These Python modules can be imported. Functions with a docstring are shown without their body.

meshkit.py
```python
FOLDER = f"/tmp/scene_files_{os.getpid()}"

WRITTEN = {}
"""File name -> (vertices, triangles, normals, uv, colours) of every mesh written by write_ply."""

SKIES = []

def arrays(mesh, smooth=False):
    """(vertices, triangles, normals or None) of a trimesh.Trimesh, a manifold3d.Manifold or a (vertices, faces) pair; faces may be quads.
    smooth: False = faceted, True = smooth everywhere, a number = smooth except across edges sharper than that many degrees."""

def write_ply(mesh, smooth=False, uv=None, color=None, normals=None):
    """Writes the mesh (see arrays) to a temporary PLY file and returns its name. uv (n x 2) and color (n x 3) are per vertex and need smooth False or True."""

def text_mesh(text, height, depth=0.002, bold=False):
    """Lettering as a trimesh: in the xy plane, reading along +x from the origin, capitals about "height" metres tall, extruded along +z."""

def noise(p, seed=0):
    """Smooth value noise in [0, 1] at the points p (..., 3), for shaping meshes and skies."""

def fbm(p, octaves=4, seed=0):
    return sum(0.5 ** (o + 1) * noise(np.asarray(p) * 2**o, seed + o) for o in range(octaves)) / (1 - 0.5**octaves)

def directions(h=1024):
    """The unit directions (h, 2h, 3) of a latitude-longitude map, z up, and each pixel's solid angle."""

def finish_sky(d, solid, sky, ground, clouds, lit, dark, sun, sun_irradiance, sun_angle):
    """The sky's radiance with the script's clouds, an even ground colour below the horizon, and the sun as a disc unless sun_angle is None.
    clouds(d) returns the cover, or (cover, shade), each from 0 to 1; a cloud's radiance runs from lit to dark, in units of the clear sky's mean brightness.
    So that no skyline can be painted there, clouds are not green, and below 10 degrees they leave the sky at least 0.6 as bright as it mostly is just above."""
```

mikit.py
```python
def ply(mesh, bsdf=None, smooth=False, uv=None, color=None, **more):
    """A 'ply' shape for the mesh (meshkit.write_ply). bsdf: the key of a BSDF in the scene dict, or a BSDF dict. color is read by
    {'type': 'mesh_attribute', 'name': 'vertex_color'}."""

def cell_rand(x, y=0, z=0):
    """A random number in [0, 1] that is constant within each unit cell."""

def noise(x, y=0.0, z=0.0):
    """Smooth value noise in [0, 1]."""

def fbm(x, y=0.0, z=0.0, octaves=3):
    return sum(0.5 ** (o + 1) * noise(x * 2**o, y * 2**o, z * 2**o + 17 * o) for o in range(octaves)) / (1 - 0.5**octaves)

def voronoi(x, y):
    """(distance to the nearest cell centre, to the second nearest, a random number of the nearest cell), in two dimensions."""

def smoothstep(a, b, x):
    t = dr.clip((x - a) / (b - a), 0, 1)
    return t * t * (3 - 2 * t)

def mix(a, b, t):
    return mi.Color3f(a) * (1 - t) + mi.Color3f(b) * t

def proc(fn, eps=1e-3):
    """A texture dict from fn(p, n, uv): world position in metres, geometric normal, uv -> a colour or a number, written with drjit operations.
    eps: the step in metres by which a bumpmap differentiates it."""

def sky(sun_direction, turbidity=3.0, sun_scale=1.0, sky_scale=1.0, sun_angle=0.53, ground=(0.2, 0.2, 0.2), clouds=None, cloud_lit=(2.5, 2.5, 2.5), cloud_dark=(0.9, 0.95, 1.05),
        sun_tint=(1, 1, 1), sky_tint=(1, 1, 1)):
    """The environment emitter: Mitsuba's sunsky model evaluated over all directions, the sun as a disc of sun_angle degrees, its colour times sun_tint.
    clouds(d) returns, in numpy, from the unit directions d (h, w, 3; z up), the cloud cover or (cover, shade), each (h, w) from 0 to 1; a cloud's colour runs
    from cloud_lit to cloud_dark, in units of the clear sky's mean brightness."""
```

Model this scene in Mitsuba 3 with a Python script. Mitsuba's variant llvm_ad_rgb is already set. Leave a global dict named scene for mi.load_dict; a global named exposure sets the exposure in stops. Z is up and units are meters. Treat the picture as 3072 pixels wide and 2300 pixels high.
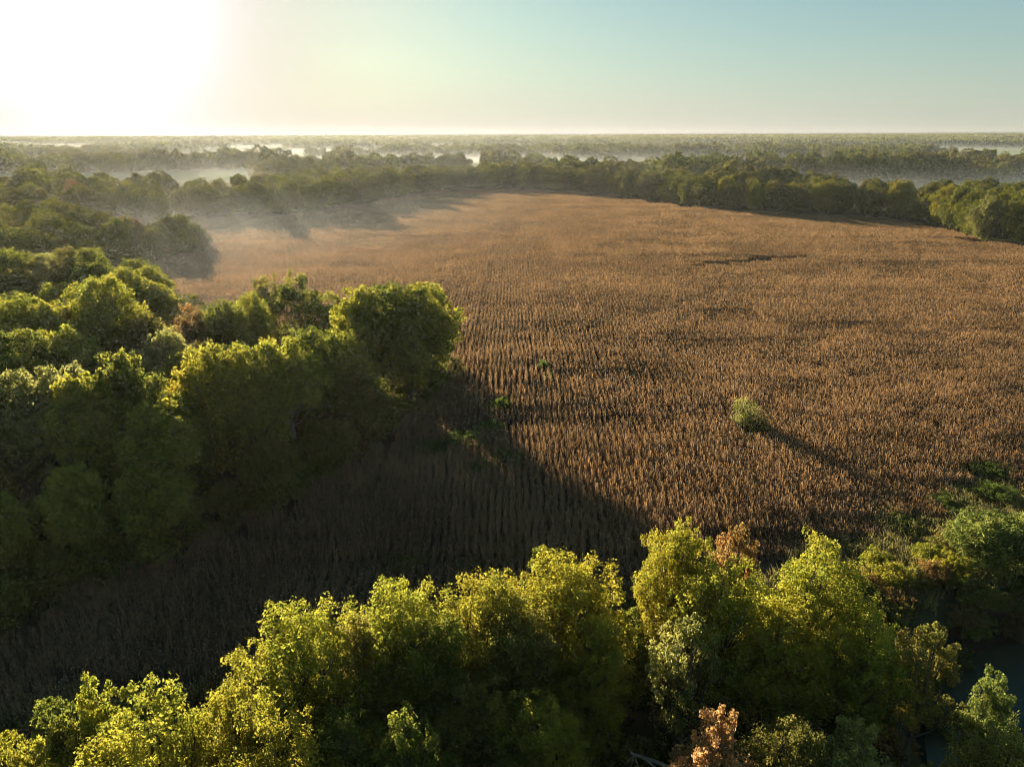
import math
import numpy as np
import trimesh
import drjit as dr
import mitsuba as mi
import mikit, meshkit
from shapely.geometry import Polygon, Point, LineString
from shapely import contains_xy

T = mi.ScalarTransform4f
scene, labels = {}, {}

# ------------------------------------------------------------------ camera, sky, exposure
CAM = (0.0, 0.0, 38.0)
PITCH = math.radians(19.46)
fwd = (0.0, math.cos(PITCH), -math.sin(PITCH))
ROLL = math.radians(0.18)
up = (math.sin(ROLL), 0.0, math.cos(ROLL))
scene['camera'] = {
    'type': 'perspective', 'fov': 72.0, 'fov_axis': 'x', 'near_clip': 0.5, 'far_clip': 60000.0,
    'to_world': T().look_at(origin=CAM, target=[CAM[i] + fwd[i] for i in range(3)], up=up),
    'medium': {'type': 'ref', 'id': 'haze_air'},
}
SUN_AZ, SUN_EL = math.radians(28.6), math.radians(8.6)
SUN = (-math.sin(SUN_AZ) * math.cos(SUN_EL), math.cos(SUN_AZ) * math.cos(SUN_EL), math.sin(SUN_EL))


def sun_glare_and_haze(d):
    """Glare round the low sun and haze along the horizon, painted into the sky as cloud: (cover, shade)."""
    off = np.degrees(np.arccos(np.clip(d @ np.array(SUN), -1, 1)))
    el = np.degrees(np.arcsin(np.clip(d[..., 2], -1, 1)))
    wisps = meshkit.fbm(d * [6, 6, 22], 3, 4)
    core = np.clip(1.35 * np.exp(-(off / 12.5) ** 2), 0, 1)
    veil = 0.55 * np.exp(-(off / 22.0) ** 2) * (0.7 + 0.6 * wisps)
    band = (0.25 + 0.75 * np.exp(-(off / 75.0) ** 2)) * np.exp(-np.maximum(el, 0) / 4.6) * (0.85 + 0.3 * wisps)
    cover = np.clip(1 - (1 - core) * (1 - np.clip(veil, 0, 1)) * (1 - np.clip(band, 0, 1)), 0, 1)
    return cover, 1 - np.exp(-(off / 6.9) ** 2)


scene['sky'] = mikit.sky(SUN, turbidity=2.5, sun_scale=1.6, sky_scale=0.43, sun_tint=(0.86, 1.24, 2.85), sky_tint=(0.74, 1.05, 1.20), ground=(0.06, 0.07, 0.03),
                         clouds=sun_glare_and_haze, cloud_lit=(9.0, 8.3, 8.3), cloud_dark=(3.2, 2.84, 2.65))
exposure = 3.62

# ------------------------------------------------------------------ materials
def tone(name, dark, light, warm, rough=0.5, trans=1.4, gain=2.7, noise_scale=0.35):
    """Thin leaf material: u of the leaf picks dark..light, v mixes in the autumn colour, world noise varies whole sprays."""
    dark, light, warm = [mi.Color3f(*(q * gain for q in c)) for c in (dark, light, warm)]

    def fn(p, n, uv):
        k = mikit.noise(p.x * noise_scale, p.y * noise_scale, p.z * noise_scale)
        c = mikit.mix(dark * 0.7, light, dr.clip(uv.x * 0.95 + k * 0.5 - 0.22, 0, 1))
        return mikit.mix(c, warm, dr.clip(uv.y * 1.3 + k * 0.3 - 0.35, 0, 1))

    scene[name] = {'type': 'principledthin', 'base_color': mikit.proc(fn), 'roughness': rough, 'diff_trans': trans, 'eta': 1.35, 'spec_trans': 0.0}
    return name


PALETTE = dict(green=((0.047, 0.066, 0.014), (0.110, 0.118, 0.019), (0.158, 0.140, 0.022)), lime=((0.081, 0.104, 0.016), (0.172, 0.170, 0.022), (0.205, 0.170, 0.024)),
               yellow=((0.101, 0.107, 0.016), (0.172, 0.162, 0.020), (0.205, 0.155, 0.020)), olive=((0.068, 0.074, 0.018), (0.118, 0.112, 0.026), (0.150, 0.110, 0.026)),
               brown=((0.090, 0.064, 0.022), (0.150, 0.104, 0.036), (0.200, 0.095, 0.030)), orange=((0.150, 0.098, 0.040), (0.250, 0.155, 0.066), (0.290, 0.125, 0.045)),
               pale=((0.068, 0.080, 0.024), (0.165, 0.165, 0.048), (0.200, 0.180, 0.050)), feather=((0.045, 0.064, 0.016), (0.112, 0.132, 0.032), (0.150, 0.145, 0.036)))
for k, v in PALETTE.items():
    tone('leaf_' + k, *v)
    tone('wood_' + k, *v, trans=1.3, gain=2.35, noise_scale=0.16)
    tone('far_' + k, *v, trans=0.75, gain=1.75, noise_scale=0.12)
tone('corn_straw', (0.100, 0.064, 0.031), (0.268, 0.180, 0.094), (0.295, 0.172, 0.080), trans=0.9, gain=1.68, noise_scale=0.12)
tone('grass_dry', (0.060, 0.062, 0.020), (0.150, 0.145, 0.050), (0.190, 0.150, 0.055), trans=1.2, gain=2.3)
tone('weed_green', (0.032, 0.055, 0.012), (0.085, 0.120, 0.022), (0.110, 0.120, 0.026), gain=2.6)


def bark_fn(p, n, uv):
    k = mikit.fbm(p.x * 4, p.y * 4, p.z * 0.8)
    return mikit.mix((0.045, 0.036, 0.026), (0.16, 0.14, 0.11), k)


def pale_bark_fn(p, n, uv):
    k = mikit.fbm(p.x * 3, p.y * 3, p.z * 1.5)
    return mikit.mix((0.20, 0.17, 0.13), (0.42, 0.38, 0.32), k)


scene['bark'] = {'type': 'twosided', 'bsdf': {'type': 'diffuse', 'reflectance': mikit.proc(bark_fn)}}
scene['pale_bark'] = {'type': 'twosided', 'bsdf': {'type': 'diffuse', 'reflectance': mikit.proc(pale_bark_fn)}}

# ------------------------------------------------------------------ terrain
FIELD = Polygon([(-41, 40), (-41.3, 46.8), (-31.6, 58.9), (-19.4, 74.5), (-14.9, 93.3), (-10.5, 107.1), (-11, 120), (-24, 128), (-40, 140), (-62, 150), (-90.8, 178),
                 (-104, 205), (-112, 226), (-107, 236), (-101, 244), (-108, 258), (-128, 297), (-149, 344), (-102, 350), (-82, 420), (-50, 505), (-2, 527), (58, 466), (96, 379), (115, 361), (146, 350),
                 (178, 330), (171, 276), (163, 250), (182, 234), (240, 225), (260, 120), (120, 88), (78, 74), (55, 68), (43, 63.5), (35, 60), (27, 55.5), (16, 50.5), (-4, 48.5), (-21, 41.5), (-36, 37)])
CREEK = LineString([(120, 70), (80, 56), (60, 50.5), (46, 48), (38.5, 45), (35, 41.5), (32, 37), (30.5, 31), (27, 22), (14, 12), (-20, 2)])
_cp = np.array(CREEK.segmentize(1.0).coords)


def creek_dist(x, y):
    x, y = np.atleast_1d(x).astype(float), np.atleast_1d(y).astype(float)
    out = np.full(x.shape, 1e3)
    near = (x > -50) & (x < 160) & (y < 110)
    if near.any():
        d = np.hypot(x[near][:, None] - _cp[:, 0], y[near][:, None] - _cp[:, 1])
        out[near] = d.min(1)
    return out


def height(x, y):
    x, y = np.atleast_1d(x).astype(float), np.atleast_1d(y).astype(float)
    p = np.stack([x, y, x * 0], -1)
    z = (meshkit.noise(p / 28.0, 3) - 0.5) * 0.7 + (meshkit.noise(p / 90.0, 5) - 0.5) * 1.4
    far = np.clip((np.hypot(x, y) - 600) / 1500, 0, 1)
    z = z + far * (meshkit.fbm(p / 1500.0, 3, 9) - 0.5) * 14
    d = creek_dist(x, y)
    t = np.clip((d - 2.6) / 3.0, 0, 1)
    t = t * t * (3 - 2 * t)
    return z * np.clip(d / 12, 0, 1) - 4.2 * (1 - t)


def h1(x, y):
    return float(height(x, y)[0])


def grid_mesh(xs, ys):
    X, Y = np.meshgrid(xs, ys)
    V = np.stack([X.ravel(), Y.ravel(), height(X.ravel(), Y.ravel())], 1)
    nx = len(xs)
    i = (np.arange(len(ys) - 1)[:, None] * nx + np.arange(nx - 1)).ravel()
    F = np.vstack([np.stack([i, i + 1, i + nx + 1], 1), np.stack([i, i + nx + 1, i + nx], 1)])
    return V, F


def spread_axis(fine0, fine1, step, lo, hi, grow=1.12):
    a = list(np.arange(fine0, fine1 + step, step))
    s = step
    while a[-1] < hi:
        s *= grow
        a.append(a[-1] + s)
    s, b = step, [fine0]
    while b[-1] > lo:
        s *= grow
        b.append(b[-1] - s)
    return np.array(b[:0:-1] + a)


FAR = 14000.0


def ground_fn(p, n, uv):
    near_field = mikit.fbm(p.x * 0.25, p.y * 0.25, 0.0)
    far_field = mikit.fbm(p.x * 0.004 + 31, p.y * 0.004, 0.0)
    grass = mikit.mix((0.030, 0.034, 0.014), (0.080, 0.074, 0.032), near_field)
    straw = mikit.mix((0.140, 0.120, 0.055), (0.190, 0.150, 0.080), near_field)
    green = mi.Color3f(0.070, 0.110, 0.030)
    c = mikit.mix(grass, straw, mikit.smoothstep(0.48, 0.56, far_field))
    c = mikit.mix(c, green, mikit.smoothstep(0.50, 0.56, mikit.fbm(p.x * 0.003, p.y * 0.005 + 77, 0.0)))
    past = dr.square((p.x - 1150) / 640) + dr.square((p.y - 1540) / 410)
    c = mikit.mix(c, mikit.mix((0.10, 0.155, 0.045), (0.17, 0.20, 0.075), far_field), mikit.smoothstep(1.05, 0.95, past))
    near = mikit.smoothstep(700, 350, dr.hypot(p.x, p.y))
    c = mikit.mix(c, grass, near)
    shaded_mud = mikit.mix((0.012, 0.011, 0.008), (0.035, 0.030, 0.020), near_field)  # creek bank mud, with the shade of the bank put into its colour
    return mikit.mix(c, shaded_mud, mikit.smoothstep(-0.9, -1.8, p.z) * near)


def soil_fn(p, n, uv):
    k = mikit.fbm(p.x * 0.7, p.y * 0.7, 0.0)
    g = mikit.smoothstep(0.55, 0.75, mikit.fbm(p.x * 0.09 + 5, p.y * 0.09, 0.0))
    c = mikit.mix((0.060, 0.040, 0.024), (0.125, 0.085, 0.050), k)
    return mikit.mix(c, (0.060, 0.070, 0.022), g * 0.5)


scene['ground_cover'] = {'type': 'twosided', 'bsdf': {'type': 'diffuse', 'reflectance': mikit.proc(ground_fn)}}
scene['soil'] = {'type': 'twosided', 'bsdf': {'type': 'diffuse', 'reflectance': mikit.proc(soil_fn)}}
gx = spread_axis(-30, 90, 1.5, -FAR, FAR)
gy = spread_axis(10, 90, 1.5, -900, FAR)
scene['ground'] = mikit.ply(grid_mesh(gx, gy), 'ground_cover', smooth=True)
labels['ground'] = {'kind': 'structure', 'label': 'open plain of grass and far fields reaching the horizon'}


def draped(poly, step, lift):
    """A sheet over the terrain inside a polygon."""
    x0, y0, x1, y1 = poly.bounds
    xs, ys = np.arange(x0, x1 + step, step), np.arange(y0, y1 + step, step)
    V, F = grid_mesh(xs, ys)
    c = V[F].mean(1)
    F = F[contains_xy(poly, c[:, 0], c[:, 1])]
    used, inv = np.unique(F, return_inverse=True)
    V = V[used] + [0, 0, lift]
    return V, inv.reshape(-1, 3)


scene['field_soil'] = mikit.ply(draped(FIELD, 3.0, 0.10), 'soil', smooth=True)
labels['field_soil'] = {'kind': 'structure', 'label': 'bare brown soil under the dry corn crop'}


# creek water
def ripple_fn(p, n, uv):
    return mikit.fbm(p.x * 1.3, p.y * 1.3, 0.0) * 0.02


scene['water_skin'] = {'type': 'bumpmap', 'arbitrary': {'type': 'proc', **{k: v for k, v in mikit.proc(ripple_fn).items() if k != 'type'}}, 'scale': 1.0,
                       'bsdf': {'type': 'principled', 'base_color': {'type': 'rgb', 'value': [0.040, 0.060, 0.030]}, 'roughness': 0.3, 'specular': 0.2}}
wp = CREEK.buffer(3.6)
wt = trimesh.creation.triangulate_polygon(wp, engine='earcut')
scene['creek_water'] = mikit.ply((np.column_stack([wt[0], np.full(len(wt[0]), -3.6)]), wt[1]), 'water_skin')
labels['creek_water'] = {'kind': 'structure', 'label': 'dark still creek water below the steep bank'}

# ------------------------------------------------------------------ plant building
def unit(v):
    return v / np.maximum(np.linalg.norm(v, axis=-1, keepdims=True), 1e-9)


def leaf_cards(pos, nrm, size, rng, u, v, slim=0.6, droop=0.25):
    """Kite-shaped leaves (two triangles each, folded a little along the midrib) at pos, facing roughly nrm."""
    n = len(pos)
    nrm = unit(nrm + rng.normal(0, 0.95, (n, 3)))
    ax = unit(np.cross(nrm, rng.normal(0, 1, (n, 3))))
    ax = unit(ax - [0, 0, droop])
    sd = unit(np.cross(nrm, ax))
    s = (size * rng.uniform(0.65, 1.35, n))[:, None]
    mid = pos + ax * s * 0.05
    lift = np.cross(ax, sd) * s * 0.12
    V = np.stack([pos - ax * s * 0.5, mid + sd * s * slim * 0.5 + lift, pos + ax * s * 0.5, mid - sd * s * slim * 0.5 + lift], 1).reshape(-1, 3)
    b = np.arange(n)[:, None] * 4
    F = np.vstack([b + [0, 1, 2], b + [0, 2, 3]])
    return V, F, np.repeat(np.stack([u, v], 1), 4, 0)


def tube(path, radii, sides=6):
    path, radii = np.asarray(path, float), np.asarray(radii, float)
    d = unit(np.gradient(path, axis=0))
    ref = np.where(np.abs(d[:, 2:3]) > 0.9, [[1.0, 0, 0]], [[0, 0, 1.0]])
    a = unit(np.cross(d, ref))
    b = np.cross(d, a)
    t = np.arange(sides) / sides * 2 * np.pi
    ring = a[:, None] * np.cos(t)[None, :, None] + b[:, None] * np.sin(t)[None, :, None]
    V = (path[:, None] + ring * radii[:, None, None]).reshape(-1, 3)
    i = (np.arange(len(path) - 1)[:, None] * sides + np.arange(sides)).ravel()
    j = (np.arange(len(path) - 1)[:, None] * sides + (np.arange(sides) + 1) % sides).ravel()
    F = np.vstack([np.stack([i, j, j + sides], 1), np.stack([i, j + sides, i + sides], 1)])
    return V, F


def join(parts):
    V, F, at = [], [], 0
    for p in parts:
        V.append(p[0])
        F.append(p[1] + at)
        at += len(p[0])
    return np.vstack(V), np.vstack(F)


def curve(p0, p1, rng, n=7, sag=0.1):
    p0, p1 = np.asarray(p0, float), np.asarray(p1, float)
    L = np.linalg.norm(p1 - p0)
    mid = (p0 + p1) / 2 + rng.normal(0, 0.1, 3) * L + [0, 0, -sag * L]
    t = np.linspace(0, 1, n)[:, None]
    return (1 - t) ** 2 * p0 + 2 * t * (1 - t) * mid + t ** 2 * p1 + rng.normal(0, 0.012, (n, 3)) * L * (t * (1 - t) * 4)


def build_tree(seed, H, R, lobes, leaves, leaf, base=0.22, lobe_size=0.36, tuft=40, top_bias=0.3, open_=0.0, slim=0.6, sides=6, flat=1.0, lean=0.0, twigs=True):
    """(crown, trunk): leaves of a crown made of many lobes at the ends of limbs, and the trunk with its limbs."""
    rng = np.random.default_rng(seed)
    zc, rz = H * (base + 1) / 2, H * (1 - base) / 2 * flat
    centres, radii = [], []
    tries = 0
    while len(centres) < lobes and tries < lobes * 60:
        tries += 1
        d = unit(rng.normal(0, 1, 3))
        rr = rng.uniform(0.35, 0.80) if rng.random() < 0.8 else rng.uniform(0, 0.4)
        c = d * rr * [R, R, rz]
        if c[2] < 0:
            c[:2] *= 0.92
        elif c[2] > 0.2 * rz:
            c[:2] *= rng.uniform(0.8, 1.0)
        r = R * lobe_size * rng.uniform(0.62, 1.2) * (1.0 - 0.25 * max(c[2], 0) / rz)
        if all(np.linalg.norm((c - q)) > 0.62 * (r + s) for q, s in zip(centres, radii)):
            centres.append(c)
            radii.append(r)
    centres, radii = np.array(centres), np.array(radii)
    centres[:, 2] += zc
    top = (centres[:, 2] + radii).max()
    centres[:, 2] *= H / top
    centres[:, 0] += lean * centres[:, 2]
    # leaf sprays: each lobe carries smaller tufts, leaves sit round the tufts, dark gaps stay between them
    share = radii ** 2
    n_tuft = max(int(leaves / tuft), 4)
    which = rng.choice(len(radii), n_tuft, p=share / share.sum())
    d = unit(rng.normal(0, 1, (n_tuft, 3)) + [0, 0, top_bias])
    bump = 0.72 + 0.5 * meshkit.noise(centres[which] * 0.37 + d * 2.3, seed % 97)
    rr = radii[which] * bump * rng.uniform(0.45, 1.05, n_tuft) ** 0.5
    cl = centres[which] + d * rr[:, None] * [1, 1, 0.95]
    stray = rng.random(n_tuft) < 0.15
    cl[stray] += unit(d[stray] + [0, 0, 0.8]) * (R * rng.uniform(0.03, 0.15, (stray.sum(), 1)))
    keep = rng.random(n_tuft) > open_
    cl, d, which = cl[keep], d[keep], which[keep]
    n_tuft = len(cl)
    k = np.repeat(np.arange(n_tuft), tuft)
    ts = radii[which] * rng.uniform(0.20, 0.42, n_tuft) * np.where(stray, 0.65, 1.0)[keep] + leaf * 0.5
    e = unit(rng.normal(0, 1, (len(k), 3)) + [0, 0, 0.25])
    pos = cl[k] + e * (ts[k] * rng.uniform(0.35, 1.15, len(k)))[:, None] * [0.95, 0.95, 1.0]
    cu = np.clip(rng.normal(0.5, 0.28, n_tuft), 0, 1)
    lv = rng.uniform(0.0, 0.45, len(radii))[which]
    u = np.clip(cu[k] + rng.normal(0, 0.30, len(k)), 0, 1)
    v = np.clip(lv[k] + rng.normal(0, 0.16, len(k)), 0, 1)
    crown = leaf_cards(pos, e * 0.5 + d[k] * 0.3 + [0, 0, 0.25], leaf, rng, u, v, slim)
    # trunk and limbs
    tr = H * 0.019 + 0.05
    fork = H * (base + 0.22)
    bend = rng.normal(0, 0.02 * H, 2)
    tpath = np.array([[0, 0, -0.6], [bend[0] * 0.2, bend[1] * 0.2, fork * 0.35], [bend[0] * 0.6 + lean * fork * 0.5, bend[1] * 0.6, fork * 0.7], [bend[0] + lean * fork, bend[1], fork],
                      [bend[0] * 1.3 + lean * H * 0.7, bend[1] * 1.3, H * 0.72], [bend[0] * 1.2 + lean * H * 0.9, bend[1], H * 0.9]])
    trad = np.array([1.35, 1.0, 0.86, 0.75, 0.36, 0.08]) * tr
    wood = [tube(tpath, trad, sides)]
    for c, r in zip(centres, radii):
        z0 = np.clip(c[2] - rng.uniform(0.15, 0.42) * H, fork * 0.55, H * 0.7)
        p0 = np.array([np.interp(z0, tpath[:, 2], tpath[:, i]) for i in (0, 1)] + [z0])
        path = curve(p0, c, rng, 6)
        w0 = tr * rng.uniform(0.28, 0.5)
        wood.append(tube(path, np.linspace(w0, w0 * 0.22, len(path)), max(sides - 2, 3)))
        if twigs:
            for _ in range(4):
                e = c + unit(rng.normal(0, 1, 3) + [0, 0, 0.3]) * r * rng.uniform(0.7, 1.02)
                wood.append(tube(curve(path[rng.integers(2, 5)], e, rng, 4), np.linspace(w0 * 0.3, w0 * 0.08, 4), 3))
    return crown, join(wood)


TEMPLATES = {}


def template(name, **kw):
    crown, wood = build_tree(**kw)
    TEMPLATES[name] = dict(crown=mikit.ply((crown[0], crown[1]), uv=crown[2]), trunk=mikit.ply(wood), H=kw['H'], R=kw['R'])


GROUPS = {}


def plant(key, tmpl, tn, x, y, h, r, rot, z=None, bark='bark'):
    """One plant of the scene: an instance whose parts are crown and trunk."""
    t = TEMPLATES[tmpl]
    g = f'group_{tmpl}_{tn}_{bark}'
    if g not in scene:
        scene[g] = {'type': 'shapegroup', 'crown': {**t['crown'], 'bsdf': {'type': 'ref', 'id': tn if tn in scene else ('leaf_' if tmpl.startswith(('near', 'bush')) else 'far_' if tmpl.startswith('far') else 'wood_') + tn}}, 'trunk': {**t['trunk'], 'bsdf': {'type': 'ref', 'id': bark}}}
    z = h1(x, y) if z is None else z
    s = r / t['R']
    scene[key] = {'type': 'instance', 'group': {'type': 'ref', 'id': g}, 'to_world': T().translate([x, y, z]).rotate([0, 0, 1], rot).scale([s, s, h / t['H']])}


N = dict(leaf=0.175, tuft=46)
template('near_round', seed=11, H=15, R=4.2, lobes=38, leaves=34000, open_=0.05, **N)
template('near_tall', seed=12, H=15.5, R=3.8, lobes=42, leaves=34000, open_=0.05, lobe_size=0.34, **N)
template('near_wide', seed=13, H=14, R=4.8, lobes=34, leaves=34000, lobe_size=0.30, open_=0.15, **N)
template('near_small', seed=14, H=10, R=2.6, lobes=24, leaves=20000, **N)
template('near_thin', seed=15, H=9, R=3.0, lobes=20, leaves=12500, lobe_size=0.30, open_=0.15, **N)
template('near_shoots', seed=16, H=13, R=1.6, lobes=16, leaves=5000, lobe_size=0.30, base=0.5, slim=0.45, **N)
M = dict(leaf=0.42, tuft=20, sides=5)
template('mid_round', seed=21, H=16, R=5.2, lobes=46, leaves=17000, lobe_size=0.32, base=0.16, open_=0.14, **M)
template('mid_tall', seed=22, H=16.5, R=4.6, lobes=52, leaves=16500, lobe_size=0.31, base=0.22, open_=0.14, **M)
template('mid_fork', seed=26, H=16, R=4.8, lobes=44, leaves=11500, lobe_size=0.27, base=0.40, open_=0.06, **M)
template('mid_wide', seed=23, H=16, R=6.2, lobes=54, leaves=20000, lobe_size=0.29, base=0.18, open_=0.14, **M)
template('mid_open', seed=24, H=16, R=5.0, lobes=22, leaves=5200, lobe_size=0.26, base=0.35, **M)
template('mid_low', seed=25, H=9, R=4.2, lobes=26, leaves=8000, base=0.02, **M)
Q = dict(leaf=0.72, tuft=14, sides=4, twigs=False)
template('far_round', seed=31, H=15, R=6.2, lobes=40, leaves=7400, base=0.02, **Q)
template('far_tall', seed=32, H=16.5, R=5.6, lobes=40, leaves=7000, lobe_size=0.34, base=0.02, **Q)
template('far_wide', seed=33, H=14.5, R=7.2, lobes=46, leaves=8400, lobe_size=0.31, base=0.02, **Q)
template('bush', seed=41, H=2.6, R=1.7, lobes=20, leaves=5200, leaf=0.15, tuft=30, base=0.0)
template('bush_feather', seed=42, H=6, R=3.2, lobes=26, leaves=11000, leaf=0.36, tuft=22, base=0.0, slim=0.30)
template('bush_airy', seed=44, H=4.2, R=2.8, lobes=22, leaves=2600, leaf=0.42, tuft=12, base=0.0, slim=0.16, open_=0.3, top_bias=0.8)
template('bush_mid', seed=43, H=5, R=3.2, lobes=22, leaves=5000, leaf=0.32, tuft=22, base=0.0, twigs=False)

rng = np.random.default_rng(5)
counts = {}


def numbered(name):
    counts[name] = counts.get(name, 0) + 1
    n = counts[name] - 1
    return name if n == 0 else f'{name}_{n:03d}'


def tree(tmpl, tn, x, y, h, r, label=None, name='broadleaf_tree', cat='tree', group=None, **kw):
    key = numbered(name)
    plant(key, tmpl, tn, x, y, h, r, float(rng.uniform(0, 360)), **kw)
    labels[key] = {'category': cat}
    if label:
        labels[key]['label'] = label
    if group:
        labels[key]['group'] = group
    return key


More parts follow.
